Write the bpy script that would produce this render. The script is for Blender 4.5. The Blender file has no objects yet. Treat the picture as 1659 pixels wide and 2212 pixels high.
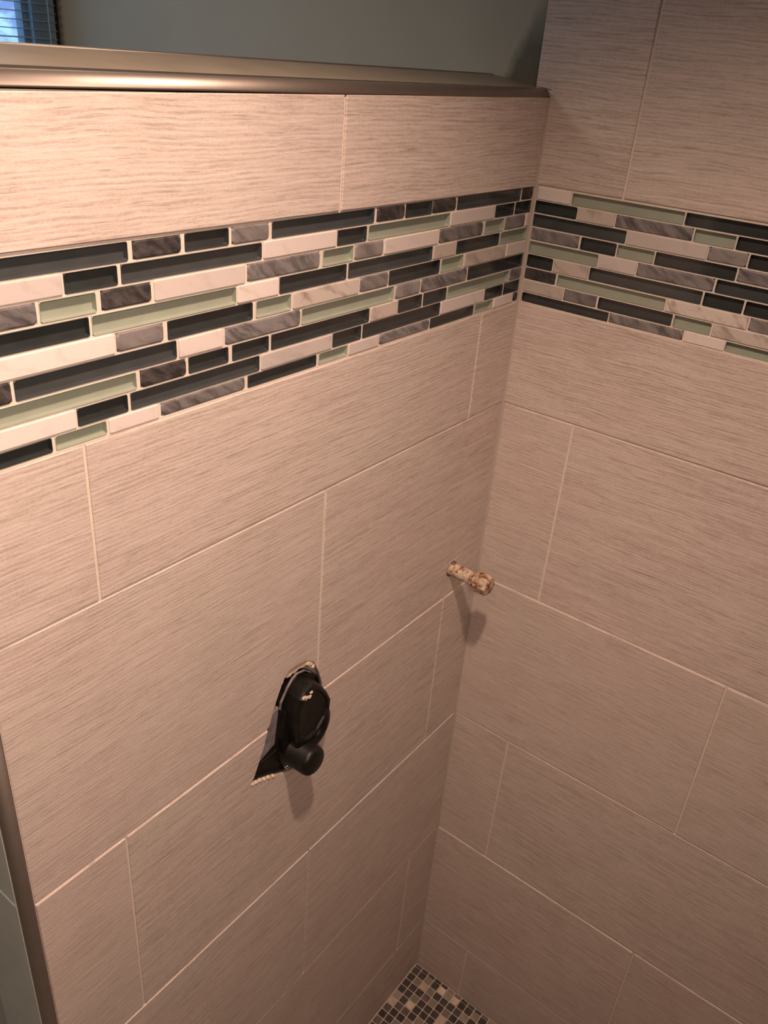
import bpy, bmesh, math, random
from mathutils import Vector, Matrix
random.seed(7)
C = bpy.context.scene.collection
# ------------------------------------------------------------ camera
cam_d = bpy.data.cameras.new('camera')
cam = bpy.data.objects.new('camera', cam_d); C.objects.link(cam)
bpy.context.scene.camera = cam
FPX = 1797.4                                   # focal length in pixels of the 1659 x 2212 frame
cam_d.sensor_fit = 'VERTICAL'; cam_d.sensor_height = 24.0; cam_d.lens = FPX / 2212 * 24.0
cam_d.clip_start = 0.01
_y, _p, _r = (math.radians(a) for a in (35.0884, -28.8668, 4.9211))
_f = Vector((math.cos(_y) * math.cos(_p), math.sin(_y) * math.cos(_p), math.sin(_p)))
_rt = _f.cross(Vector((0, 0, 1))).normalized(); _up = _rt.cross(_f)
_c, _s = math.cos(_r), math.sin(_r)
_R, _U = _c * _rt + _s * _up, -_s * _rt + _c * _up
cam.matrix_world = Matrix(((_R.x, _U.x, -_f.x, -1.0632), (_R.y, _U.y, -_f.y, -0.5473), (_R.z, _U.z, -_f.z, 1.7730), (0, 0, 0, 1)))
# ------------------------------------------------------------ world: cool daylight, seen only through the window
sc = bpy.context.scene
W = bpy.data.worlds.new('daylight'); sc.world = W; W.use_nodes = True
nt = W.node_tree; nt.nodes.clear()
o_ = nt.nodes.new('ShaderNodeOutputWorld'); b_ = nt.nodes.new('ShaderNodeBackground')
n_ = nt.nodes.new('ShaderNodeTexNoise'); n_.inputs['Scale'].default_value = 60; n_.inputs['Detail'].default_value = 3
t_ = nt.nodes.new('ShaderNodeTexCoord'); r_ = nt.nodes.new('ShaderNodeValToRGB')
r_.color_ramp.elements[0].position = .42; r_.color_ramp.elements[0].color = (.16, .27, .62, 1)
r_.color_ramp.elements[1].position = .60; r_.color_ramp.elements[1].color = (.36, .66, 1, 1)
nt.links.new(t_.outputs['Generated'], n_.inputs['Vector']); nt.links.new(n_.outputs['Fac'], r_.inputs['Fac'])
nt.links.new(r_.outputs['Color'], b_.inputs['Color']); b_.inputs['Strength'].default_value = 1.55
nt.links.new(b_.outputs['Background'], o_.inputs['Surface'])
# ------------------------------------------------------------ ceiling lamp of the shower and added fill lamps
LAMP = (-0.71, -0.41, 2.252)
def lamp(name, kind, loc, energy, color, **k):
    d = bpy.data.lights.new(name, kind); d.energy = energy; d.color = color
    for a, v in k.items(): setattr(d, a, v)
    o = bpy.data.objects.new(name, d); o.location = loc; C.objects.link(o); return o
lamp('recessed_lamp', 'SPOT', LAMP, 57, (1, .72, .56), spot_size=math.radians(130), spot_blend=1.0, shadow_soft_size=.028)
lamp('fill_lamp', 'AREA', (-1.75, -1.25, 2.22), 1.3, (1, .74, .60), shape='RECTANGLE', size=1.1, size_y=.8)  # unseen fill panel, added for soft light from behind the camera
lamp('side_wall_fill', 'AREA', (-.62, .68, 2.22), 2.6, (1, .88, .74), shape='RECTANGLE', size=.3, size_y=.3)  # unseen, added to brighten the painted wall beyond the half wall
lw_fill = lamp('left_wall_fill', 'SPOT', (-1.22, -.78, 1.92), 33, (1, .73, .58), spot_size=math.radians(100), spot_blend=1.0, shadow_soft_size=.06)  # unseen spot near the camera, added to brighten the left wall
lw_fill.rotation_euler = (Vector((-.84, 0, 1.16)) - lw_fill.location).to_track_quat('-Z', 'Y').to_euler()
vs = sc.view_settings
vs.view_transform = 'Standard'; vs.look = 'None'; vs.exposure = 0.0; vs.gamma = 1.0; vs.use_curve_mapping = False
sc.cycles.use_denoising = True
sc.cycles.max_bounces = 8; sc.cycles.diffuse_bounces = 4; sc.cycles.glossy_bounces = 3; sc.cycles.transparent_max_bounces = 10
sc.cycles.caustics_reflective = False; sc.cycles.caustics_refractive = False
# ------------------------------------------------------------ materials
def nodes(name):
    m = bpy.data.materials.new(name); m.use_nodes = True
    t = m.node_tree; b = t.nodes['Principled BSDF']
    return m, t, b
def mathn(t, op, a, b=None, clamp=False):
    n = t.nodes.new('ShaderNodeMath'); n.operation = op; n.use_clamp = clamp
    for i, v in enumerate((a, b)):
        if v is None: continue
        if isinstance(v, (int, float)): n.inputs[i].default_value = v
        else: t.links.new(v, n.inputs[i])
    return n.outputs[0]
def vecn(t, x, y, z):
    n = t.nodes.new('ShaderNodeCombineXYZ')
    for i, v in enumerate((x, y, z)):
        if isinstance(v, (int, float)): n.inputs[i].default_value = v
        else: t.links.new(v, n.inputs[i])
    return n.outputs[0]
def noise(t, vec, scale=1.0, detail=2.0, rough=.5):
    n = t.nodes.new('ShaderNodeTexNoise'); n.inputs['Scale'].default_value = scale
    n.inputs['Detail'].default_value = detail; n.inputs['Roughness'].default_value = rough
    t.links.new(vec, n.inputs['Vector']); return n.outputs['Fac']
def ramp(t, fac, *stops):
    n = t.nodes.new('ShaderNodeValToRGB'); e = n.color_ramp.elements
    while len(e) < len(stops): e.new(.5)
    for q, (p, c) in zip(e, stops):
        q.position = p; q.color = (*c, 1) if not isinstance(c, (int, float)) else (c, c, c, 1)
    t.links.new(fac, n.inputs['Fac']); return n.outputs['Color']
def mix(t, fac, a, b, kind='MIX'):
    n = t.nodes.new('ShaderNodeMix'); n.data_type = 'RGBA'; n.blend_type = kind
    for i, v in ((0, fac), (6, a), (7, b)):
        if isinstance(v, (int, float)): n.inputs[i].default_value = v
        elif isinstance(v, tuple): n.inputs[i].default_value = (*v, 1)
        else: t.links.new(v, n.inputs[i])
    return n.outputs[2]
def local(t):
    """object coordinates shifted by a random amount per piece: (along the wall, random, up)"""
    tc = t.nodes.new('ShaderNodeTexCoord'); s = t.nodes.new('ShaderNodeSeparateXYZ')
    t.links.new(tc.outputs['Object'], s.inputs[0])
    oi = t.nodes.new('ShaderNodeObjectInfo')
    r = mathn(t, 'MULTIPLY', oi.outputs['Random'], 53.0)
    a = mathn(t, 'ADD', mathn(t, 'SUBTRACT', s.outputs[0], s.outputs[1]), r)
    z = mathn(t, 'ADD', s.outputs[2], mathn(t, 'MULTIPLY', r, 1.7))
    return a, r, z, tc.outputs['Object'], oi.outputs['Random']
def bump(t, b, h, strength=.3, dist=.001):
    n = t.nodes.new('ShaderNodeBump'); n.inputs['Strength'].default_value = strength; n.inputs['Distance'].default_value = dist
    t.links.new(h, n.inputs['Height']); t.links.new(n.outputs[0], b.inputs['Normal'])
def sc3(t, a, r, z, sa, sz):
    return vecn(t, mathn(t, 'MULTIPLY', a, sa), r, mathn(t, 'MULTIPLY', z, sz))

def mat_tile(name, k=1.0, tint=(1, 1, 1), contrast=1.0):
    m, t, b = nodes(name); a, r, z, obj, rnd = local(t)
    wob = noise(t, sc3(t, a, r, z, 9, 14), 1, 2)
    z2 = mathn(t, 'ADD', z, mathn(t, 'MULTIPLY', wob, .009))
    lines = noise(t, sc3(t, a, r, z2, 14, 310), 1, 3, .6)
    fine = noise(t, sc3(t, a, r, z2, 90, 760), 1, 2)
    ph = mathn(t, 'ADD', mathn(t, 'MULTIPLY', z2, 1480.0), mathn(t, 'MULTIPLY', noise(t, sc3(t, a, r, z, 16, 90), 1, 2), 9.0))
    wave = mathn(t, 'ADD', .5, mathn(t, 'MULTIPLY', mathn(t, 'SINE', ph), .5))
    dots = noise(t, sc3(t, a, r, z2, 420, 420), 1, 1)
    blot = noise(t, sc3(t, a, r, z, 11, 16), 1, 3, .6)
    hue = noise(t, sc3(t, a, r, z, 6, 9), 1, 2)
    streak = noise(t, sc3(t, a, r, z2, 22, 620), 1, 2, .6)
    f = mathn(t, 'ADD', mathn(t, 'ADD', mathn(t, 'MULTIPLY', lines, .46), mathn(t, 'MULTIPLY', fine, .24)), mathn(t, 'MULTIPLY', mathn(t, 'SUBTRACT', wave, .5), .085))
    f = mathn(t, 'ADD', f, mathn(t, 'MULTIPLY', dots, .18))
    f = mathn(t, 'ADD', f, mathn(t, 'MULTIPLY', blot, .12))
    g = lambda c: tuple(v * k * w for v, w in zip(c, tint))
    lo = tuple(.80 - (.80 - v) * contrast for v in (.50, .43, .37))
    col = ramp(t, f, (.36, g((.44, .360, .315))), (.49, g((.575, .485, .43))), (.62, g((.665, .57, .515))))
    col = mix(t, mathn(t, 'MULTIPLY', ramp(t, hue, (.35, 0.), (.7, 1.)), .5), col, mix(t, 1.0, col, (1.03, .955, .99), 'MULTIPLY'))
    dk = ramp(t, mathn(t, 'ADD', streak, mathn(t, 'MULTIPLY', dots, .16)), (.70, 0.), (.77, 1.))
    col = mix(t, mathn(t, 'MULTIPLY', dk, .55), col, g((.26, .215, .19)))
    t.links.new(col, b.inputs['Base Color']); b.inputs['Roughness'].default_value = .5
    b.inputs['Specular IOR Level'].default_value = .35
    bump(t, b, f, .35, .0012); return m
def mat_marble(name, base, vein, lo, hi, amount=1.0, rough=.4, scale=40, stretch=1.0, mott=0):
    m, t, b = nodes(name); a, r, z, obj, rnd = local(t)
    w = noise(t, sc3(t, a, r, z, 25, 25), 1, 3)
    v = vecn(t, mathn(t, 'ADD', mathn(t, 'MULTIPLY', mathn(t, 'ADD', a, mathn(t, 'MULTIPLY', z, 1.3)), scale * stretch), mathn(t, 'MULTIPLY', w, 2.4)), r,
             mathn(t, 'MULTIPLY', mathn(t, 'SUBTRACT', z, mathn(t, 'MULTIPLY', a, .5)), scale * .55))
    n = noise(t, v, 1, 5, .62)
    col = ramp(t, n, (lo, vein), (hi, base))
    if amount < 1: col = mix(t, amount, base, col)
    tone = mathn(t, 'ADD', .80, mathn(t, 'MULTIPLY', rnd, .34))
    gn = mathn(t, 'MULTIPLY', noise(t, sc3(t, a, r, z, 500, 500), 1, 2), mott)
    tone = mathn(t, 'ADD', tone, mathn(t, 'SUBTRACT', gn, mott * .5))
    col = mix(t, 1.0, col, vecn(t, tone, tone, tone), 'MULTIPLY')
    t.links.new(col, b.inputs['Base Color']); b.inputs['Roughness'].default_value = rough
    bump(t, b, n, .2, .0008); return m
def mat_plain(name, col, rough=.5, metal=0.0, var=.06, scale=60, bumps=0.0, spec=.5, coat=0.0):
    m, t, b = nodes(name)
    tc = t.nodes.new('ShaderNodeTexCoord')
    n = noise(t, tc.outputs['Object'], scale, 3)
    c = ramp(t, n, (.3, tuple(max(0, v * (1 - var)) for v in col)), (.7, tuple(v * (1 + var) for v in col)))
    t.links.new(c, b.inputs['Base Color']); b.inputs['Roughness'].default_value = rough
    b.inputs['Metallic'].default_value = metal; b.inputs['Specular IOR Level'].default_value = spec
    b.inputs['Coat Weight'].default_value = coat; b.inputs['Coat Roughness'].default_value = .15
    if bumps: bump(t, b, n, bumps, .001)
    return m
def mat_clear(name):
    m = bpy.data.materials.new(name); m.use_nodes = True; t = m.node_tree; t.nodes.clear()
    o = t.nodes.new('ShaderNodeOutputMaterial'); mx = t.nodes.new('ShaderNodeMixShader')
    tr = t.nodes.new('ShaderNodeBsdfTransparent'); gl = t.nodes.new('ShaderNodeBsdfGlossy'); lw = t.nodes.new('ShaderNodeLayerWeight')
    gl.inputs['Roughness'].default_value = .09; lw.inputs['Blend'].default_value = .5   # Schlick, the same from both sides
    tr.inputs['Color'].default_value = (.97, .98, .97, 1)
    t.links.new(mathn(t, 'ADD', .035, mathn(t, 'MULTIPLY', .96, mathn(t, 'POWER', lw.outputs['Facing'], 5.0))), mx.inputs[0]); t.links.new(tr.outputs[0], mx.inputs[1]); t.links.new(gl.outputs[0], mx.inputs[2])
    t.links.new(mx.outputs[0], o.inputs['Surface']); return m
M = {}
M['tile'] = mat_tile('striated_tile')
M['end_tile'] = mat_plain('end_tile_glaze', (.62, .68, .66), .4, var=.05, scale=30, bumps=.05)
M['grout'] = mat_plain('pale_grout', (.70, .605, .525), .85, var=.05, scale=220, bumps=.25, spec=.2)
M['floor_grout'] = mat_plain('floor_grout', (.52, .41, .33), .85, var=.08, scale=200, bumps=.2, spec=.2)
M['clear'] = mat_clear('clear_glass')
M['d'] = mat_plain('charcoal_glass_back', (.034, .039, .041), .35, var=.15)
M['s'] = mat_plain('slate_glass_back', (.060, .065, .069), .35, var=.12)
M['e'] = mat_plain('sage_glass_back', (.35, .375, .31), .35, var=.05)
M['w'] = mat_marble('white_marble', (.68, .60, .565), (.54, .46, .42), .30, .46, .7, .35)
M['v'] = mat_marble('veined_marble', (.64, .56, .51), (.34, .26, .22), .34, .50, 1.0, .35, 50)
M['b'] = mat_marble('beige_marble', (.58, .50, .45), (.40, .33, .29), .32, .5, 1.0, .4)
M['g'] = mat_marble('grey_stone', (.25, .225, .22), (.15, .13, .13), .36, .56, 1.0, .6, 55, mott=.2)
M['k'] = mat_marble('black_stone', (.070, .058, .056), (.020, .018, .018), .42, .62, 1.0, .65, 90, mott=.7)
M['m'] = mat_marble('streaked_grey_marble', (.225, .205, .205), (.055, .049, .051), .36, .58, .85, .5, 48, 1.5, mott=.2)
M['paint'] = None
def mat_paint():
    m, t, b = nodes('sage_wall_paint')
    tc = t.nodes.new('ShaderNodeTexCoord'); s = t.nodes.new('ShaderNodeSeparateXYZ'); t.links.new(tc.outputs['Object'], s.inputs[0])
    n = noise(t, tc.outputs['Object'], 7, 3); fine = noise(t, tc.outputs['Object'], 300, 2)
    c = ramp(t, n, (.3, (.385, .350, .265)), (.7, (.415, .380, .29)))
    # darker, browner soft-edged wedge low in the corner beside the tiles (wall-local y, z)
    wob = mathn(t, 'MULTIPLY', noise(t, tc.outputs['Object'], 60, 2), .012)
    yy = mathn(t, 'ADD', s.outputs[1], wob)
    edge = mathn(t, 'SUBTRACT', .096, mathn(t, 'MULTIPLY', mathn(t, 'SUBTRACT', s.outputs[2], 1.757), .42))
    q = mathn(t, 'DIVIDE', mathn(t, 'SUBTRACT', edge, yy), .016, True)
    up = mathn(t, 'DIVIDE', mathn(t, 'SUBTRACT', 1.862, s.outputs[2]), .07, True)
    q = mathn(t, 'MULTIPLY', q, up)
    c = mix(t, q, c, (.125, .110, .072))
    t.links.new(c, b.inputs['Base Color']); b.inputs['Roughness'].default_value = .6
    bump(t, b, fine, .15, .0006); return m
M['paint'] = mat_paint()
M['white_paint'] = mat_plain('white_ceiling_paint', (.72, .70, .66), .8, var=.02)
M['bath_floor'] = mat_plain('bathroom_floor_tile', (.35, .32, .29), .5, var=.1, scale=8)
M['metal'] = mat_plain('bronze_profile', (.36, .30, .26), .48, 0.9, var=.04, spec=.6)
M['cap'] = mat_plain('coping_tile', (.25, .205, .155), .42, var=.10, scale=22)
M['caulk'] = mat_plain('caulk', (.47, .39, .34), .6, var=.04)
M['black'] = mat_plain('black_plastic', (.008, .007, .006), .42, var=.3, scale=90, bumps=.12, spec=.3)
M['cavity'] = mat_plain('backer_board', (.05, .045, .045), .6, var=.2, scale=60, bumps=.2)
M['greyboard'] = mat_plain('grey_board', (.20, .18, .185), .5, var=.35, scale=70, bumps=.2)
M['mortar'] = mat_plain('mortar', (.62, .49, .38), .9, var=.15, scale=150, bumps=.6, spec=.2)
M['dark_grout'] = mat_plain('dark_grout', (.05, .042, .034), .9)
M['pale_bead'] = mat_plain('pale_bead', (.62, .68, .60), .4)
M['chrome'] = mat_plain('chrome_screw', (.75, .72, .68), .15, 1.0)
M['shaded_casing'] = mat_plain('shaded_casing', (.016, .013, .012), .5)  # deep shade on the casing put in as near-black colour
M['vinyl'] = mat_plain('backlit_vinyl', (.30, .42, .48), .4)  # white frame, its bluish backlit shade put into the colour
M['slat'] = mat_plain('blind_slat', (.22, .30, .36), .4)
def mat_smudged():
    m, t, b = nodes('smudged_black_plastic')
    tc = t.nodes.new('ShaderNodeTexCoord'); n = noise(t, tc.outputs['Object'], 42, 4, .6)
    c = ramp(t, n, (.60, (.010, .009, .008)), (.66, (.10, .085, .075)), (.72, (.42, .34, .27)))
    t.links.new(c, b.inputs['Base Color']); b.inputs['Roughness'].default_value = .4; bump(t, b, n, .3, .002); return m
M['smudged'] = mat_smudged()
def mat_rust():
    m, t, b = nodes('rusty_painted_pipe')
    tc = t.nodes.new('ShaderNodeTexCoord'); n = noise(t, tc.outputs['Object'], 75, 5, .7)
    c = ramp(t, n, (.34, (.05, .020, .010)), (.42, (.24, .11, .05)), (.50, (.50, .36, .26)), (.60, (.62, .50, .40)))
    t.links.new(c, b.inputs['Base Color']); b.inputs['Roughness'].default_value = .55; bump(t, b, n, .5, .0012); return m
M['rust'] = mat_rust()
M['floor_d'] = mat_marble('dark_floor_stone', (.070, .060, .058), (.038, .034, .035), .4, .6, rough=.45)
M['floor_o'] = mat_marble('olive_floor_stone', (.30, .26, .205), (.22, .19, .15), .4, .6, rough=.45)
M['floor_c'] = mat_marble('cream_floor_stone', (.68, .54, .43), (.54, .42, .33), .4, .6, rough=.45)
M['floor_b'] = mat_marble('brown_floor_stone', (.15, .12, .11), (.08, .066, .064), .4, .6, rough=.45)

# ------------------------------------------------------------ helpers
def props(o, kind=None, label=None, category=None, group=None):
    for k, v in (('kind', kind), ('label', label), ('category', category), ('group', group)):
        if v: o[k] = v
    return o
def link(name, me, parent=None, loc=(0, 0, 0)):
    o = bpy.data.objects.new(name, me); C.objects.link(o); o.location = loc
    if parent is not None: o.parent = parent
    return o
def from_bm(name, bm, mats, parent=None, loc=(0, 0, 0), smooth=False, normals=True):
    if normals: bmesh.ops.recalc_face_normals(bm, faces=bm.faces)
    me = bpy.data.meshes.new(name); bm.to_mesh(me); bm.free()
    for m in (mats if isinstance(mats, (list, tuple)) else [mats]): me.materials.append(m)
    if smooth:
        for p in me.polygons: p.use_smooth = True
    return link(name, me, parent, loc)
def box(name, lo, hi, mat, parent=None, bevel=0.0):
    c = [(a + b) / 2 for a, b in zip(lo, hi)]
    bm = bmesh.new(); bmesh.ops.create_cube(bm, size=1)
    for v in bm.verts: v.co = Vector([v.co[i] * (hi[i] - lo[i]) for i in range(3)])
    if bevel: bmesh.ops.bevel(bm, geom=bm.edges[:], offset=bevel, segments=2, affect='EDGES')
    return from_bm(name, bm, mat, parent, c)
WALL = {'L': lambda u, d, z: Vector((-u, d, z)), 'R': lambda u, d, z: Vector((d, -u, z)),
        'E': lambda u, d, z: Vector((-.832 + d, u, z)), 'F': lambda u, d, z: Vector((-u, -d, z))}
def loft(bm, loops, close_first=True, close_last=True, mi=0):
    vs = [[bm.verts.new(p) for p in lp] for lp in loops]; n = len(vs[0])
    for a, b in zip(vs, vs[1:]):
        for i in range(n):
            f = bm.faces.new((a[i], a[(i + 1) % n], b[(i + 1) % n], b[i])); f.material_index = mi
    if close_first: bm.faces.new(vs[0]).material_index = mi
    if close_last: bm.faces.new(list(reversed(vs[-1]))).material_index = mi
    return vs
def quad_piece(name, wall, corners, front, back, mat, parent, bev=.0009):
    """a large tile with four free corners (u, z): bottom-left, bottom-right, top-right, top-left"""
    cu = sum(c[0] for c in corners) / 4; cz = sum(c[1] for c in corners) / 4
    def lp(ins, d):
        out = []
        for i, (u, z) in enumerate(corners):
            out.append(WALL[wall](u + (ins if u < cu else -ins), d, z + (ins if z < cz else -ins)))
        return out
    o = WALL[wall](cu, front, cz); bm = bmesh.new()
    loops = [lp(0, back), lp(0, front + bev), lp(bev * .35, front + bev * .35), lp(bev, front)]
    loft(bm, [[p - o for p in l] for l in loops])
    return from_bm(name, bm, mat, parent, o)
def rr(u0, u1, z0, z1, r, k=1):
    pts = []
    for cx, cz, a0 in ((u1 - r, z1 - r, 0), (u0 + r, z1 - r, 90), (u0 + r, z0 + r, 180), (u1 - r, z0 + r, 270)):
        for i in range(k + 1):
            a = math.radians(a0 + 90 * i / k); pts.append((cx + r * math.cos(a), cz + r * math.sin(a)))
    return pts
def small_piece(name, wall, u0, u1, z0, z1, kind, parent, map3=None, th=.006):
    W3 = map3 or WALL[wall]
    o = W3((u0 + u1) / 2, 0, (z0 + z1) / 2)
    P = lambda pts, d: [W3(u, d, z) - o for u, z in pts]
    bm = bmesh.new()
    if kind in 'dse':
        r = .0012
        outer = rr(u0, u1, z0, z1, r)
        i1 = rr(u0 + .0003, u1 - .0003, z0 + .0003, z1 - .0003, r)
        bot = rr(u0 + .0005, u1 - .0005, z0 + .0007, z1 - .0005, r)
        D = .0054
        loft(bm, [P(outer, th), P(outer, .0003), P(i1, .0), P(bot, D)])
        bmesh.ops.recalc_face_normals(bm, faces=bm.faces)
        vs = [bm.verts.new(p) for p in P(i1, .00015)]
        f = bm.faces.new(vs); f.material_index = 1; f.normal_update()
        if f.normal.dot(W3(0, -1, 0) - W3(0, 0, 0)) < 0: f.normal_flip()
        return from_bm(name, bm, [M[kind], M['clear']], parent, o, normals=False)
    r, b = (.0028, .0016) if kind in 'kgm' else (.0010, .0007)
    r = min(r, (u1 - u0) * .4)
    ins = lambda q: rr(u0 + q, u1 - q, z0 + q, z1 - q, max(r - q * .4, .0004))
    f0 = -.0004 if kind in 'kgm' else -.0006
    loft(bm, [P(ins(0), th), P(ins(0), f0 + b), P(ins(b * .3), f0 + b * .3), P(ins(b), f0)])
    mt = M[kind] if kind in M else M['w']
    return from_bm(name, bm, mt, parent, o)
def cut(o, cutter):
    md = o.modifiers.new('cut', 'BOOLEAN'); md.operation = 'DIFFERENCE'; md.object = cutter; md.solver = 'EXACT'
    bpy.context.view_layer.update()
    dg = bpy.context.evaluated_depsgraph_get()
    me = bpy.data.meshes.new_from_object(o.evaluated_get(dg)); o.modifiers.clear()
    old = o.data; o.data = me; bpy.data.meshes.remove(old)
def prism(name, wall, pts, d0, d1, mat=None, parent=None, mats=None):
    o = WALL[wall](sum(p[0] for p in pts) / len(pts), d0, sum(p[1] for p in pts) / len(pts)); bm = bmesh.new()
    loft(bm, [[WALL[wall](u, d, z) - o for u, z in pts] for d in (d0, d1)])
    return from_bm(name, bm, mat, parent, o)
def circle(cu, cz, r, n=32, ph=0): return [(cu + r * math.cos(2 * math.pi * i / n + ph), cz + r * math.sin(2 * math.pi * i / n + ph)) for i in range(n)]
def turned(name, wall, cu, cz, prof, mat, parent, n=32, smooth=True, wob=None):
    """a body of revolution about the wall's normal; prof = [(radius, depth), ...]"""
    o = WALL[wall](cu, prof[0][1], cz); bm = bmesh.new()
    loops = []
    for r, d in prof:
        pts = circle(cu, cz, r, n)
        if wob: pts = [(cu + (u - cu) * wob(i / n), cz + (z - cz) * wob(i / n)) for i, (u, z) in enumerate(pts)]
        loops.append([WALL[wall](u, d, z) - o for u, z in pts])
    loft(bm, loops)
    ob = from_bm(name, bm, mat, parent, o, smooth)
    return ob

# ------------------------------------------------------------ setting
FZ, CZ = -.055, 2.27
XL, YB, YF = -2.7, -2.0, 1.09
G = .0016                                       # half a grout joint
wl = box('wall_left', (-.8195, .0070, FZ), (.03, .1050, 1.7440), M['grout'])
props(wl, 'structure', 'tiled shower half wall with the mosaic band, valve hole and capped pipe', 'wall')
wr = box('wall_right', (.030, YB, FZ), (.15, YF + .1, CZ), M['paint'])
props(wr, 'structure', 'right wall, tiled in the shower and sage painted beyond the half wall', 'wall')
def sub(o, par):
    o.parent = par; o.matrix_parent_inverse = Matrix.Translation(par.location).inverted(); return o
# paint uses absolute coordinates: keep the painted wall's origin at the scene's origin
def rebase(o):
    for v in o.data.vertices: v.co += o.location
    o.location = (0, 0, 0)
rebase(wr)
bed = sub(box('grout_bed', (-.8195, .0009, FZ), (.0, .0070, 1.4790), M['grout']), wl)
sub(box('grout_bed', (-.8195, .0009, 1.6330), (.0, .0070, 1.7345), M['grout']), wl)
sub(box('grout_bed', (.0009, YB, FZ), (.0300, .0205, 1.4790), M['grout']), wr)
sub(box('grout_bed', (.0009, YB, 1.6330), (.0300, .0205, CZ), M['grout']), wr)
sub(box('grout_bed', (.0065, YB, 1.4790), (.0300, .0205, 1.6330), M['grout']), wr)

# left wall tiles (u = distance from the corner)
END = .8187
LT = []
def ltile(u0, u1, z0, z1, f, cs=None):
    cs = cs or [(u0, z0), (u1, z0), (u1, z1), (u0, z1)]
    o = sub(quad_piece('tile', 'L', cs, f, .0069, M['tile'], None), wl); LT.append(o); return o
top = lambda u: 1.7388 - .0072 * u
btm = lambda u: 1.6318 + .0040 * u
for u0, u1 in ((.0030, .4036 - G), (.4036 + G, END)):
    ltile(0, 0, 0, 0, -.0014, [(u0, btm(u0)), (u1, btm(u1)), (u1, top(u1)), (u0, top(u0))])
Z1, Z2, Z3, Z4, Z5 = 1.3264, 1.0181, .7115, .4038, .1081
ROWS_L = [(Z1 + G, 1.4780, -.0008, (.0974, .7113)), (Z2 + G, Z1 - G, .0, (.4049,)), (Z3 + G, Z2 - G, -.0010, (.0991, .7116)),
          (Z4 + G, Z3 - G, -.0016, (.4063,)), (Z5 + G, Z4 - G, -.0010, (.0985, .7110)), (FZ, Z5 - G, -.0006, (.4060,))]
for z0, z1, f, js in ROWS_L:
    us = [.0030] + [q for j in js for q in (j - G, j + G)] + [END]
    for a, b in zip(us[::2], us[1::2]): ltile(a, b, z0, z1, f)
# right wall tiles
TEND = 1.95
ROWS_R = [(1.9405 + G, CZ - .002, .0, (.1235, .7355, 1.3475)),
          (1.6348, 1.9405 - G, -.0010, (.1235, .7355, 1.3475)) , (Z1 + G, 1.4785, -.0010, (.425, 1.037, 1.649)),
          (Z2 + G, Z1 - G, .0, (.1183, .7303, 1.3423)), (Z3 + G, Z2 - G, -.0012, (.4229, 1.0349, 1.6469)),
          (Z4 + G, Z3 - G, -.0004, (.1147, .7267, 1.3387)), (Z5 + G, Z4 - G, -.0012, (.4251, 1.0371, 1.6491)), (FZ, Z5 - G, -.0004, (.1154, .7274, 1.3394))]
for z0, z1, f, js in ROWS_R:
    u00 = .0030 if z1 < 1.75 else -.0205
    us = [u00] + [q for j in js for q in (j - G, j + G)] + [TEND]
    for i, (a, b) in enumerate(zip(us[::2], us[1::2])):
        if i == 0 and z0 < 1.75 < z1:              # the tile that meets the half wall's coping is notched round it
            o = quad_piece('tile', 'R', [(-.0205, z0), (b, z0), (b, z1), (-.0205, z1)], f, .0069, M['tile'], None)
            cu = prism('cutter', 'R', [(-.06, z0 - .1), (.0030, z0 - .1), (.0030, 1.7470), (-.06, 1.7550)], -.05, .05)
            cut(o, cu); bpy.data.objects.remove(cu)
        else: o = quad_piece('tile', 'R', [(a, z0), (b, z0), (b, z1), (a, z1)], f, .0069, M['tile'], None)
        sub(o, wr)

# mosaic band
LB= [
 "k:4.0:33.5 s:37.5:188.5 k:191.0:239.5 d:240.5:291.5 k:293.0:342.5 s:346.5:497.5 g:501.0:547.0 d:550.0:599.0 k:602.5:651.0 s:655.0:776.5",
 "d:3.5:46.0 d:49.5:96.5 w:99.0:199.5 e:201.5:355.0 d:357.5:404.5 w:406.5:508.0 s:510.0:663.0 d:666.0:713.0 w:714.5:797.5",
 "w:3.5:12.5 g:15.0:67.5 e:70.5:118.5 m:122.5:219.5 w:222.0:325.0 g:327.0:375.5 e:378.0:425.5 m:430.0:528.5 w:531.5:632.5 k:635.0:683.0 e:687.0:735.0 m:737.0:789.5",
 "e:3.5:75.5 d:78.0:179.0 b:181.0:229.0 s:231.0:384.5 d:387.5:486.5 w:488.0:541.0 e:542.0:693.0 d:695.0:799.5",
 "w:3.5:54.0 b:56.5:158.0 e:161.0:209.5 d:212.5:312.5 g:314.0:363.5 v:366.0:467.5 e:470.0:517.5 d:521.5:621.0 g:625.0:672.5 w:674.0:810.5",
 "d:3.5:145.5 m:148.0:247.5 g:249.5:298.0 e:301.5:454.5 m:456.0:556.5 w:559.5:610.0 s:612.0:762.5 k:764.5:796.0",
 "g:3.5:34.5 e:37.0:189.0 d:191.0:240.5 d:243.5:290.5 b:292.0:342.0 d:344.0:497.0 d:500.0:548.0 d:552.5:600.0 k:602.5:652.0 e:655.5:796.5",
 "d:3.5:46.5 d:49.5:95.5 w:98.0:200.5 d:202.0:354.0 d:356.5:404.5 w:406.0:510.5 s:512.5:663.0 d:665.5:714.0 w:715.0:822.5",
 "k:3.5:16.0 w:18.0:69.5 e:72.0:118.0 d:120.5:220.5 m:222.5:322.0 w:323.5:377.0 e:379.0:426.0 d:429.5:528.5 m:532.0:632.5 w:635.0:686.0 e:688.0:735.5 d:738.0:819.5"]
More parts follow.
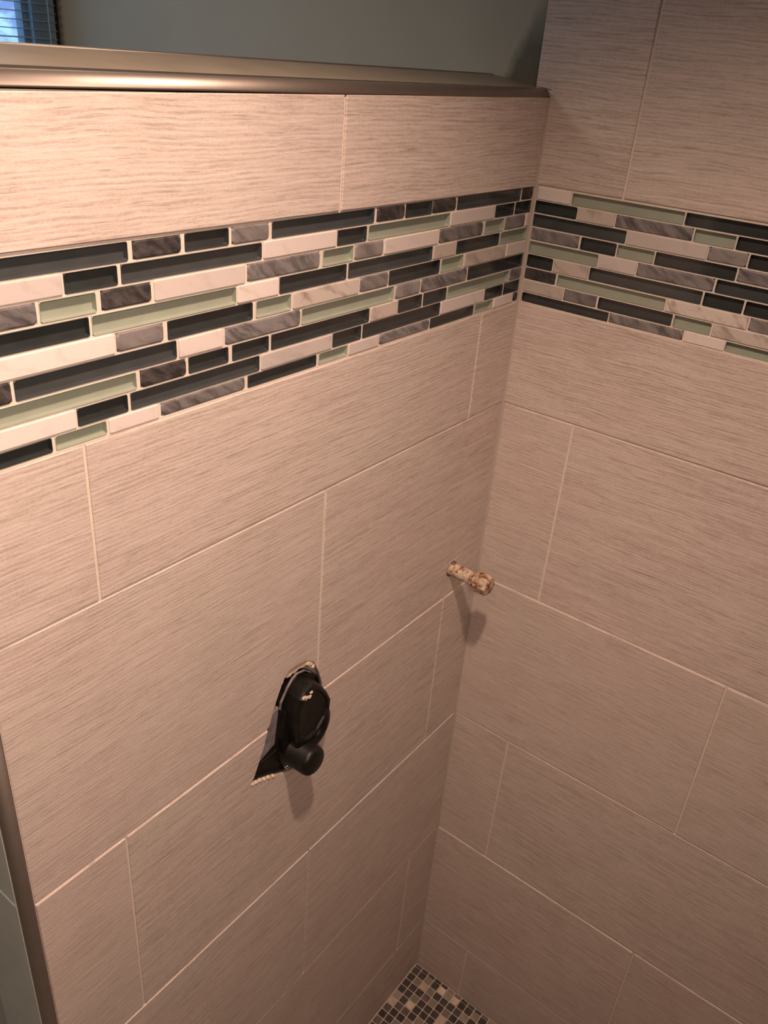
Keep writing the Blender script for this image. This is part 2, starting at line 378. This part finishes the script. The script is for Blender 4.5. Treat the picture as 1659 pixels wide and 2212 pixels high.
RB= [
 "w:5.5:53.5 e:55.0:205.0 d:206.5:413.0",
 "d:4.0:65.5 b:66.5:118.5 m:119.5:220.0 e:221.5:271.5 d:273.0:360.0 w:362.0:418.5",
 "s:4.0:137.5 w:138.5:242.0 g:243.0:290.5 d:292.0:344.5 e:346.5:440.5",
 "m:4.5:75.5 d:78.0:128.0 e:129.5:179.0 d:180.5:282.0 m:283.5:362.5 w:364.0:413.5",
 "e:4.5:106.5 w:107.5:159.5 m:160.5:260.0 s:262.0:402.5",
 "d:4.5:43.5 b:45.0:97.0 s:98.0:249.5 d:251.5:300.0 d:302.0:373.0 e:375.0:416.5",
 "k:3.5:51.5 e:54.0:206.5 v:208.0:310.5 g:312.0:358.5 d:360.5:439.5",
 "b:5.5:66.0 g:67.0:115.5 d:118.0:220.0 e:222.0:270.0 v:271.5:398.0 g:400.0:436.5",
 "d:5.0:136.0 m:137.0:238.5 w:240.0:291.5 e:292.0:406.5"]

ZB = [1.6325, 1.6160, 1.5990, 1.5812, 1.5638, 1.5460, 1.5280, 1.5110, 1.4940, 1.4798]
NAMES = {'d': ('glass_tile', 'charcoal glass strip'), 's': ('glass_tile', 'slate grey glass strip'), 'e': ('glass_tile', 'sage green glass strip'),
         'w': ('marble_tile', 'white marble strip'), 'v': ('marble_tile', 'white marble strip with brown veins'), 'b': ('marble_tile', 'beige marble strip'),
         'g': ('stone_tile', 'grey tumbled stone strip'), 'k': ('stone_tile', 'black tumbled stone strip'), 'm': ('stone_tile', 'grey marble strip with dark streaks')}
def band(rows, wall, parent, uend):
    gb = bmesh.new(); W3 = WALL[wall]; u_start = .0030
    def fill(u0, u1, z0, z1, d=.0008):
        loft(gb, [[W3(u, dd, z) for u, z in ((u0, z0), (u1, z0), (u1, z1), (u0, z1))] for dd in (.0069, d)], close_first=False)
    for zz in ZB[1:-1]: fill(.0005, uend, zz - .00095, zz + .00095)
    fill(.0005, uend, 1.4786, ZB[-1] + .0010, .0006); fill(.0005, uend, ZB[0] - .0010, 1.6335)
    for i, r in enumerate(rows):
        items = [q.split(':') for q in r.split()]
        items = [(t, float(a) / 1000, float(b) / 1000) for t, a, b in items]
        rnd = random.Random(i * 7 + (3 if wall == 'L' else 11))
        while items[-1][2] < uend - .004:
            a = items[-1][2] + .002; items.append((rnd.choice('ddewwskbem'), a, min(uend, a + rnd.choice((.048, .099, .099, .152)))))
        gaps = [.0005] + [q for t, a, b in items for q in (a, b)] + [uend]
        for a, b in zip(gaps[::2], gaps[1::2]):
            if b > a: fill(a - .0003, b + .0003, ZB[i + 1] + .0008, ZB[i] - .0008, .00085)
        for t, a, b in items:
            b = min(b, uend)
            if b - a < .004: continue
            z1, z0 = ZB[i] - .0009 + rnd.uniform(-.0002, .0002), ZB[i + 1] + .0009 + rnd.uniform(-.0002, .0002)
            n, lab = NAMES[t]
            o = sub(small_piece(n, wall, a + .0002, b - .0002, z0, z1, t, None), parent); o['label'] = lab
    sub(from_bm('band_grout', gb, M['grout']), parent)
band(LB, 'L', wl, END)
band(RB, 'R', wr, 1.30)

# coping of the half wall
cp = bmesh.new()
prof = [(.0118, 1.7360), (.0118, 1.7471), (.1030, 1.7572), (.1030, 1.7360)]
vsA = [Vector((.0295, y, z)) for y, z in prof]; vsB = [Vector((-.8200, y, z)) for y, z in prof]
loft(cp, [vsA, vsB])
cap = from_bm('trim_1', cp, M['cap'])
props(cap, 'structure', 'sloping beige coping on top of the half wall', 'coping')
def quarter(n=10):
    return [(math.cos(math.radians(a)), math.sin(math.radians(a))) for a in [90 * i / n for i in range(n + 1)]]
def profile(name, path0, path1, shape, label, cat='trim'):
    """extrudes a list of offset vectors from path0 to path1"""
    bm = bmesh.new(); loft(bm, [[Vector(path0) + s for s in shape], [Vector(path1) + s for s in shape]])
    o = from_bm(name, bm, M['metal'], smooth=False)
    for p in o.data.polygons: p.use_smooth = len(p.vertices) == 4
    props(o, 'structure', label, cat); return o
R_ = .0106
q = [Vector((0, R_ - R_ * c, R_ * s)) for c, s in quarter()] + [Vector((0, R_, 0))]
profile('trim_2', (-.8310, -.0014, 1.7353), (-.0006, -.0014, 1.7372), q, 'rounded metal edge profile along the top front of the half wall')
q = [Vector((0, .0016 - .0016 * c, .0045 * s)) for c, s in quarter(4)] + [Vector((0, .0016, -.01))]
profile('trim_3', (-.8200, .1030, 1.7545), (.0295, .1030, 1.7545), [Vector((0, 0, -.01)), Vector((0, 0, .0030)), Vector((0, .002, .0040)), Vector((0, .004, -.01))], 'thin metal edge along the back of the coping')
q = [Vector((-R_ * 1.12 * s, R_ - R_ * c, 0)) for c, s in quarter()] + [Vector((0, R_, 0))]
profile('trim_4', (-.8202, -.0012, FZ), (-.8202, -.0012, 1.7350), q, 'rounded metal edge profile down the free end of the half wall')
profile('trim_5', (-.0004, .0160, 1.7500), (-.0004, .0160, CZ), [Vector((0, 0, 0)), Vector((0, .003, 0)), Vector((.002, .005, 0)), Vector((.030, .005, 0)), Vector((.030, 0, 0))], 'edge profile where the right wall tiling ends above the coping')
# end face of the half wall
for z0, z1 in ((FZ, Z5 - G), (Z5 + G, Z4 - G), (Z4 + G, Z3 - G), (Z3 + G, Z2 - G), (Z2 + G, Z1 - G), (Z1 + G, 1.6325), (1.6355, 1.7340)):
    sub(quad_piece('end_tile', 'E', [(.0118, z0), (.1045, z0), (.1045, z1), (.0118, z1)], .0, .0118, M['end_tile'], None), wl)
sub(box('end_grout', (-.8300, .0118, FZ), (-.8196, .1045, 1.7345), M['dark_grout']), wl)
sub(box('edge_bead', (-.8328, .0094, FZ), (-.8306, .0110, 1.7345), M['pale_bead']), wl)
sub(box('joint_line', (-.8200, .0098, 1.7400), (.0290, .0117, 1.7477), M['dark_grout']), cap)
# corner caulk
bm = bmesh.new(); w = .0045
sh = [(.0005, .0005), (-w, .0005), (-w, -.0007), (-w * .62, -.0012), (-w * .3, -w * .3 - .0006), (-.0012, -w * .62), (-.0007, -w), (.0005, -w)]
loft(bm, [[Vector((x, y, z)) for x, y in sh] for z in (FZ, 1.7380)])
ck = from_bm('trim_6', bm, M['caulk']); props(ck, 'structure', 'caulk line up the corner between the two tiled walls', 'caulk')

# shower floor and mosaic
fl = box('floor', (XL, YB, FZ - .08), (.03, YF + .1, FZ - .0012), M['floor_grout'])
props(fl, 'structure', 'shower floor of small square stone mosaic', 'floor')
pat = ["dddd" "ocbdb", "dodd" "dbddd", "ocdo" "cbdo", "dobd" "ddo", "cdod" "do", "oddd" "d", "cdoc", "dbdb", "dod", "od", "do", "od"]
def fmap(u, d, z): return Vector((-u, -z, FZ - d))    # u = distance from the right wall, z = distance from the left wall
P_, HS = .01782, .00765
def square(i, j, kind):
    u, v = .01745 + i * P_, .0112 + j * P_
    hu = HS if i >= 0 else .0030
    if i < 0: u = .0052
    kk = {'d': 'floor_d', 'o': 'floor_o', 'c': 'floor_c', 'b': 'floor_b'}[kind]
    return sub(small_piece('mosaic_tile', None, u - hu, u + hu, v - HS, v + HS, kk, None, map3=fmap, th=.004), fl)
rnd = random.Random(5)
for i in range(-1, 15):
    for j in range(0, 18):
        if i + j > 16: continue
        k = pat[j][i] if i >= 0 and j < len(pat) and i < len(pat[j]) else rnd.choice('dddddbboocc')
        if i < 0: k = rnd.choice('ddbo')
        square(i, j, k)
bm = bmesh.new()
for i in range(-1, 45):
    for j in range(0, 70):
        if i + j <= 16 and i < 15 and j < 18: continue
        u, v = .01745 + i * P_, .0112 + j * P_
        if i < 0: continue
        mi = rnd.choice((0, 0, 0, 0, 3, 3, 1, 1, 2))
        b = .0008
        lo_ = [fmap(u + a * HS, .0012, v + c * HS) for a, c in ((-1, -1), (1, -1), (1, 1), (-1, 1))]
        hi_ = [fmap(u + a * (HS - b), -.0002, v + c * (HS - b)) for a, c in ((-1, -1), (1, -1), (1, 1), (-1, 1))]
        loft(bm, [lo_, hi_], close_first=False, mi=mi)
st = sub(from_bm('mosaic_field', bm, [M['floor_d'], M['floor_o'], M['floor_c'], M['floor_b']]), fl); st['kind'] = 'stuff'
bf = sub(box('bathroom_tile', (XL, YB, FZ - .001), (-.84, YF, FZ + .004), M['bath_floor']), fl)
bf2 = sub(box('bathroom_tile', (-.84, .106, FZ - .001), (.03, YF, FZ + .004), M['bath_floor']), fl)

# the rest of the room
props(box('ceiling', (XL, YB, CZ), (.15, YF + .1, CZ + .1), M['white_paint']), 'structure', 'plain white bathroom ceiling', 'ceiling')
props(box('wall_back', (XL - .1, YB - .1, FZ), (.15, YB, CZ), M['paint']), 'structure', 'sage painted wall behind the camera', 'wall')
props(box('wall_opposite', (XL - .1, YB, FZ), (XL, YF, CZ), M['paint']), 'structure', 'sage painted wall facing the tiled right wall', 'wall')
# far wall with the window opening
WX0, WX1, WZ0, WZ1 = -.95, -.028, 1.15, 2.10
WT = .03
bm = bmesh.new()
for lo, hi in (((XL, YF, FZ), (WX0, YF + WT, CZ)), ((WX1, YF, FZ), (.03, YF + WT, CZ)), ((WX0, YF, FZ), (WX1, YF + WT, WZ0)), ((WX0, YF, WZ1), (WX1, YF + WT, CZ))):
    mt = Matrix.Translation([(a + b) / 2 for a, b in zip(lo, hi)]) @ Matrix.Diagonal([b - a for a, b in zip(lo, hi)] + [1])
    bmesh.ops.create_cube(bm, size=1, matrix=mt)
props(from_bm('wall_far', bm, M['paint']), 'structure', 'sage painted far wall around the window', 'wall')
win = link('window_1', None, loc=((WX0 + WX1) / 2, YF + .05, WZ0)); props(win, 'structure', 'daylit window behind the blind at top left', 'window')
def frame(name, x0, x1, z0, z1, y0, y1, t, mat):
    bm = bmesh.new()
    for a, b, c, d in ((x0, x0 + t, z0, z1), (x1 - t, x1, z0, z1), (x0 + t, x1 - t, z0, z0 + t), (x0 + t, x1 - t, z1 - t, z1)):
        bmesh.ops.create_cube(bm, size=1, matrix=Matrix.Translation(((a + b) / 2, (y0 + y1) / 2, (c + d) / 2)) @ Matrix.Diagonal((b - a, y1 - y0, d - c, 1)))
    return sub(from_bm(name, bm, mat), win)
frame('window_frame', WX0, WX1, WZ0, WZ1, YF + .004, YF + .026, .011, M['vinyl'])
frame('casing', WX0 - .060, WX1 + .047, WZ0 - .06, WZ1 + .06, YF - .012, YF - .001, .047, M['vinyl'])
sub(box('pane', (WX0 + .01, YF + .013, WZ0 + .01), (WX1 - .01, YF + .016, WZ1 - .01), M['clear']), win)
sub(box('casing_shade_strip', (.0190, YF - .007, WZ0 - .1), (.0295, YF - .0005, WZ1 + .1), M['shaded_casing']), win)
bl = link('window_blind', None, loc=((WX0 + WX1) / 2, YF - .03, WZ1 + .05))
props(bl, None, 'narrow slatted horizontal blind hanging in front of the window', 'blind')
z = 1.72; sl0 = None
bm = bmesh.new()
W_ = (WX1 + .036) - (WX0 - .02)
sh = [(-.0075, .0000), (-.004, .0009), (0, .0012), (.004, .0009), (.0075, .0000), (.004, .0003), (0, .0006), (-.004, .0003)]
loft(bm, [[Vector((x, y, zz)) for y, zz in sh] for x in (-W_ / 2, W_ / 2)])
me = bpy.data.meshes.new('slat'); bmesh.ops.recalc_face_normals(bm, faces=bm.faces); bm.to_mesh(me); bm.free(); me.materials.append(M['slat'])
n = 0; z = 1.20
while z < 2.12:
    s = bpy.data.objects.new('slat', me); C.objects.link(s)
    s.location = ((WX0 - .02 + WX1 + .036) / 2, YF - .028, z); s.rotation_euler.x = math.radians(4 + (n % 5) * .8)
    sub(s, bl); z += .0140; n += 1
sub(box('headrail', (WX0 - .02, YF - .045, 2.12), (WX1 + .036, YF - .015, 2.150), M['slat']), bl)
sub(box('bottom_rail', (WX0 - .02, YF - .036, 1.18), (WX1 + .036, YF - .020, 1.19), M['slat']), bl)
for cx in (-.010, -.38, -.80):
    for dy in (-.0365, -.0195):
        sub(box('ladder_cord', (cx - .0008, YF + dy - .0008, 1.19), (cx + .0008, YF + dy + .0008, 2.12), M['vinyl']), bl)

# recessed lamp in the ceiling
rl = link('recessed_light', None, loc=(LAMP[0], LAMP[1], CZ)); props(rl, None, 'recessed ceiling light above the shower', 'light')
bm = bmesh.new(); A = 24
loops = [[Vector((r * math.cos(2 * math.pi * i / A), r * math.sin(2 * math.pi * i / A), zz)) for i in range(A)] for r, zz in ((.062, -.0005), (.085, -.0005), (.085, -.006), (.060, -.008))]
vs_ = [[bm.verts.new(p) for p in l] for l in loops]
for a, b in zip(vs_, vs_[1:] + vs_[:1]):
    for i in range(A): bm.faces.new((a[i], a[(i + 1) % A], b[(i + 1) % A], b[i]))
from_bm('trim_ring', bm, M['white_paint'], rl, (0, 0, 0))

# ------------------------------------------------------------ holes in the half wall
HOLE = [(.428, 1.0885), (.445, 1.0908), (.4595, 1.0905), (.4665, 1.085), (.4715, 1.0775), (.482, 1.055), (.4935, 1.024), (.5005, 1.009), (.5035, .996), (.5115, .977), (.520, .958), (.5265, .9465),
        (.512, .9420), (.490, .932), (.472, .9225), (.458, .9155), (.4375, .9077), (.422, .9130), (.411, .925), (.406, .938), (.398, .950), (.393, .965), (.390, 1.0), (.394, 1.03), (.404, 1.06), (.414, 1.078)]
PH = [(.0855 + .0148 * math.cos(a) * (1 + .07 * math.sin(5 * a)), 1.0668 + .0132 * math.sin(a) * (1 + .06 * math.cos(4 * a))) for a in [2 * math.pi * i / 28 for i in range(28)]]
c1 = prism('cutter', 'L', HOLE, -.02, .0500); c2 = prism('cutter', 'L', PH, -.02, .060)
for o in LT:
    zc, uc = o.location.z, -o.location.x
    if abs(zc - (Z1 + Z2) / 2) < .02 or abs(zc - (Z2 + Z3) / 2) < .02:
        if .2 < uc < .75: cut(o, c1)
        if uc < .3: cut(o, c2)
for o in (bed, wl):
    cut(o, c1); cut(o, c2)
for o in (c1, c2): bpy.data.objects.remove(o)

# ------------------------------------------------------------ shower valve rough-in
vx, vz = .449, .952
valve = link('shower_valve', None, loc=(-vx, .02, vz))
props(valve, None, 'unfinished black shower valve in a rough oval hole in the half wall', 'valve')
sub(prism('backer', 'L', [(.36, .89), (.54, .89), (.54, 1.11), (.36, 1.11)], .034, .038, M['cavity']), valve)
def lerp(a, b, t): return a + (b - a) * t
# grey board seen at the left of the hole
sub(prism('side_board', 'L', [(.4640, 1.036), (.4930, 1.027), (.5055, .998), (.5262, .9490), (.503, .948), (.455, .955), (.460, 1.0)], .0055, .012, M['greyboard']), valve)
PLATE = [(.400, 1.045), (.415, 1.058), (.4293, 1.068), (.4436, 1.0715), (.4513, 1.0685), (.4595, 1.0595), (.465, 1.051), (.470, 1.042), (.4711, 1.031), (.4726, 1.0264), (.4738, 1.013),
         (.4765, .9934), (.4778, .980), (.4790, .9675), (.5110, .9655), (.5195, .9500), (.5225, .9470), (.510, .9435), (.490, .934), (.470, .9235), (.452, .9145), (.438, .911), (.424, .916), (.414, .927), (.409, .940), (.401, .952), (.396, .966), (.393, 1.0), (.396, 1.03)]
pl = bmesh.new(); cc = (.44, 1.0)
o0 = WALL['L'](cc[0], 0, cc[1])
def plp(k, d): return [WALL['L'](cc[0] + (u - cc[0]) * k, d, cc[1] + (z - cc[1]) * k) - o0 for u, z in PLATE]
loft(pl, [plp(1, .016), plp(1, .0030), plp(.985, .0010), plp(.955, .0010), plp(.94, .0042), plp(.6, .0030)])
sub(from_bm('guard_plate', pl, M['black'], None, o0), valve)
# thin raised lip of a second guard behind, left of the plate
rim = bmesh.new(); R0 = [(.4176, 1.0619), (.4293, 1.0720), (.4436, 1.0753), (.4513, 1.0722), (.4603, 1.0630), (.4661, 1.0545), (.4722, 1.0455), (.4736, 1.0352)]
o1 = WALL['L'](R0[0][0], .004, R0[0][1])
def strip(pts, w, d0, d1):
    out = []
    for i, (u, z) in enumerate(pts):
        a = pts[max(i - 1, 0)]; b = pts[min(i + 1, len(pts) - 1)]
        t = Vector((b[0] - a[0], b[1] - a[1])).normalized(); n_ = Vector((-t.y, t.x)) * w
        out.append([WALL['L'](u + n_.x * s, d, z + n_.y * s) - o1 for s, d in ((-1, d0), (1, d0), (1, d1), (-1, d1))])
    return out
loft(rim, strip(R0, .0006, .0000, .0030))
sub(from_bm('guard_rim', rim, M['greyboard'], None, o1), valve)
bw = lambda t: 1 + .035 * math.sin(2 * math.pi * t * 3 + .6)
BODY = [(.454, 1.066), (.440, 1.069), (.430, 1.064), (.420, 1.054), (.4085, 1.037), (.4005, 1.020), (.4015, 1.004), (.408, .992), (.425, .975), (.450, .972), (.464, .985), (.468, 1.010), (.4665, 1.040), (.462, 1.057)]
bb = bmesh.new(); bc = (.437, 1.022); bo = WALL['L'](bc[0], 0, bc[1])
def bp_(k, d): return [WALL['L'](bc[0] + (u - bc[0]) * k, d, bc[1] + (z - bc[1]) * k) - bo for u, z in BODY]
loft(bb, [bp_(1, .016), bp_(1, -.0165), bp_(.985, -.0200), bp_(.95, -.0225), bp_(.88, -.0240), bp_(.80, -.0240), bp_(.76, -.0215), bp_(.3, -.0205)])
vbo = sub(from_bm('valve_body', bb, M['black'], None, bo), valve)
# ring-shaped retainer with an open middle
bm = bmesh.new(); N1, N2 = 32, 8; oc = WALL['L'](.4290, -.016, .985); vv = []
for i in range(N1):
    a = 2 * math.pi * i / N1
    row = []
    for j in range(N2):
        b = 2 * math.pi * j / N2
        rr_ = .0258 + .0085 * math.cos(b)
        row.append(bm.verts.new(WALL['L'](.4290 + rr_ * math.cos(a), -.016 + .0055 * math.sin(b), .985 + rr_ * 1.12 * math.sin(a)) - oc))
    vv.append(row)
for i in range(N1):
    for j in range(N2): bm.faces.new((vv[i][j], vv[(i + 1) % N1][j], vv[(i + 1) % N1][(j + 1) % N2], vv[i][(j + 1) % N2]))
sub(from_bm('retaining_ring', bm, M['black'], None, oc, True), valve)
sub(turned('stem', 'L', vx, vz, [(.026, .016), (.0250, -.004), (.0216, -.009), (.0210, -.034), (.0198, -.0385), (.0165, -.0412), (.006, -.0422)], M['black'], None), valve)
sub(prism('bracket', 'L', [(.470, 1.030), (.476, .996), (.470, .940), (.455, .925), (.436, .925), (.425, .945), (.43, 1.03)], -.006, .010, M['black']), valve)
for su, sz in ((.4590, 1.0385), (.4655, .9350), (.4395, .9215)):
    sub(turned('screw', 'L', su, sz, [(.0034, .006), (.0036, -.0072 if sz < 1 else .0005), (.0028, -.0090 if sz < 1 else -.0012), (.0008, -.0094 if sz < 1 else -.0016)], M['chrome'], None, 14), valve)
def lump(name, pts, d0, d1, seed, parent):
    rn = random.Random(seed); bm = bmesh.new()
    for u, z, r in pts:
        mt = Matrix.Translation(WALL['L'](u, (d0 + d1) / 2, z)) @ Matrix.Diagonal((r, abs(d1 - d0) / 2, r * .8, 1))
        bmesh.ops.create_icosphere(bm, subdivisions=2, radius=1, matrix=mt)
    for v in bm.verts: v.co += Vector([rn.uniform(-.0006, .0006) for _ in range(3)])
    return sub(from_bm(name, bm, M['mortar'], None, (0, 0, 0)), parent)
sub(prism('mortar', 'L', [(.4100, 1.070), (.4160, 1.0790), (.4225, 1.0840), (.4310, 1.0860), (.440, 1.0885), (.450, 1.0875), (.4580, 1.0872), (.4640, 1.0800), (.4590, 1.0770), (.4520, 1.0785), (.446, 1.0765), (.438, 1.0785), (.430, 1.0760), (.424, 1.0765), (.4165, 1.0680)], .0030, .014, M['mortar']), valve)
lump('mortar', [(.458, 1.060, .0040), (.4535, 1.0565, .0035), (.4475, 1.0550, .0030), (.4445, 1.0605, .0026)], -.0265, -.0235, 8, valve)
lump('mortar', [(.464, 1.0835, .006), (.457, 1.0865, .007), (.448, 1.0875, .007), (.438, 1.086, .007), (.428, 1.0845, .006), (.469, 1.075, .004), (.454, 1.078, .005)], .002, .012, 2, valve)
lump('mortar', [(.4170, 1.075, .005), (.4215, 1.079, .005), (.4125, 1.068, .0045)], -.001, .010, 5, valve)
lump('mortar', [(.5245, .9455, .0028), (.5180, .9432, .0032), (.5110, .9410, .0034), (.5030, .9378, .0030), (.4950, .9340, .0026), (.4870, .9305, .0022)], -.0030, .004, 4, valve)

# ------------------------------------------------------------ capped pipe stub
pu, pz = .0834, 1.0654
pipe = link('capped_pipe', None, loc=(-pu, 0, pz))
props(pipe, None, 'rusty capped pipe stub sticking out of the half wall near the corner', 'pipe')
sub(turned('pipe', 'L', pu, pz, [(.0108, .055), (.0108, .0), (.0106, -.040)], M['rust'], None, 24), pipe)
sub(turned('collar', 'L', pu, pz, [(.0106, -.036), (.0124, -.0375), (.0126, -.0400), (.0112, -.0415), (.0128, -.0430), (.0128, -.0455), (.0110, -.0470)], M['rust'], None, 24), pipe)
sub(turned('pipe_cap', 'L', pu, pz - .0008, [(.0125, -.0465), (.0158, -.0475), (.0168, -.0500), (.0168, -.0655), (.0158, -.0690), (.0120, -.0715)], M['rust'], None, 7, smooth=False), pipe)
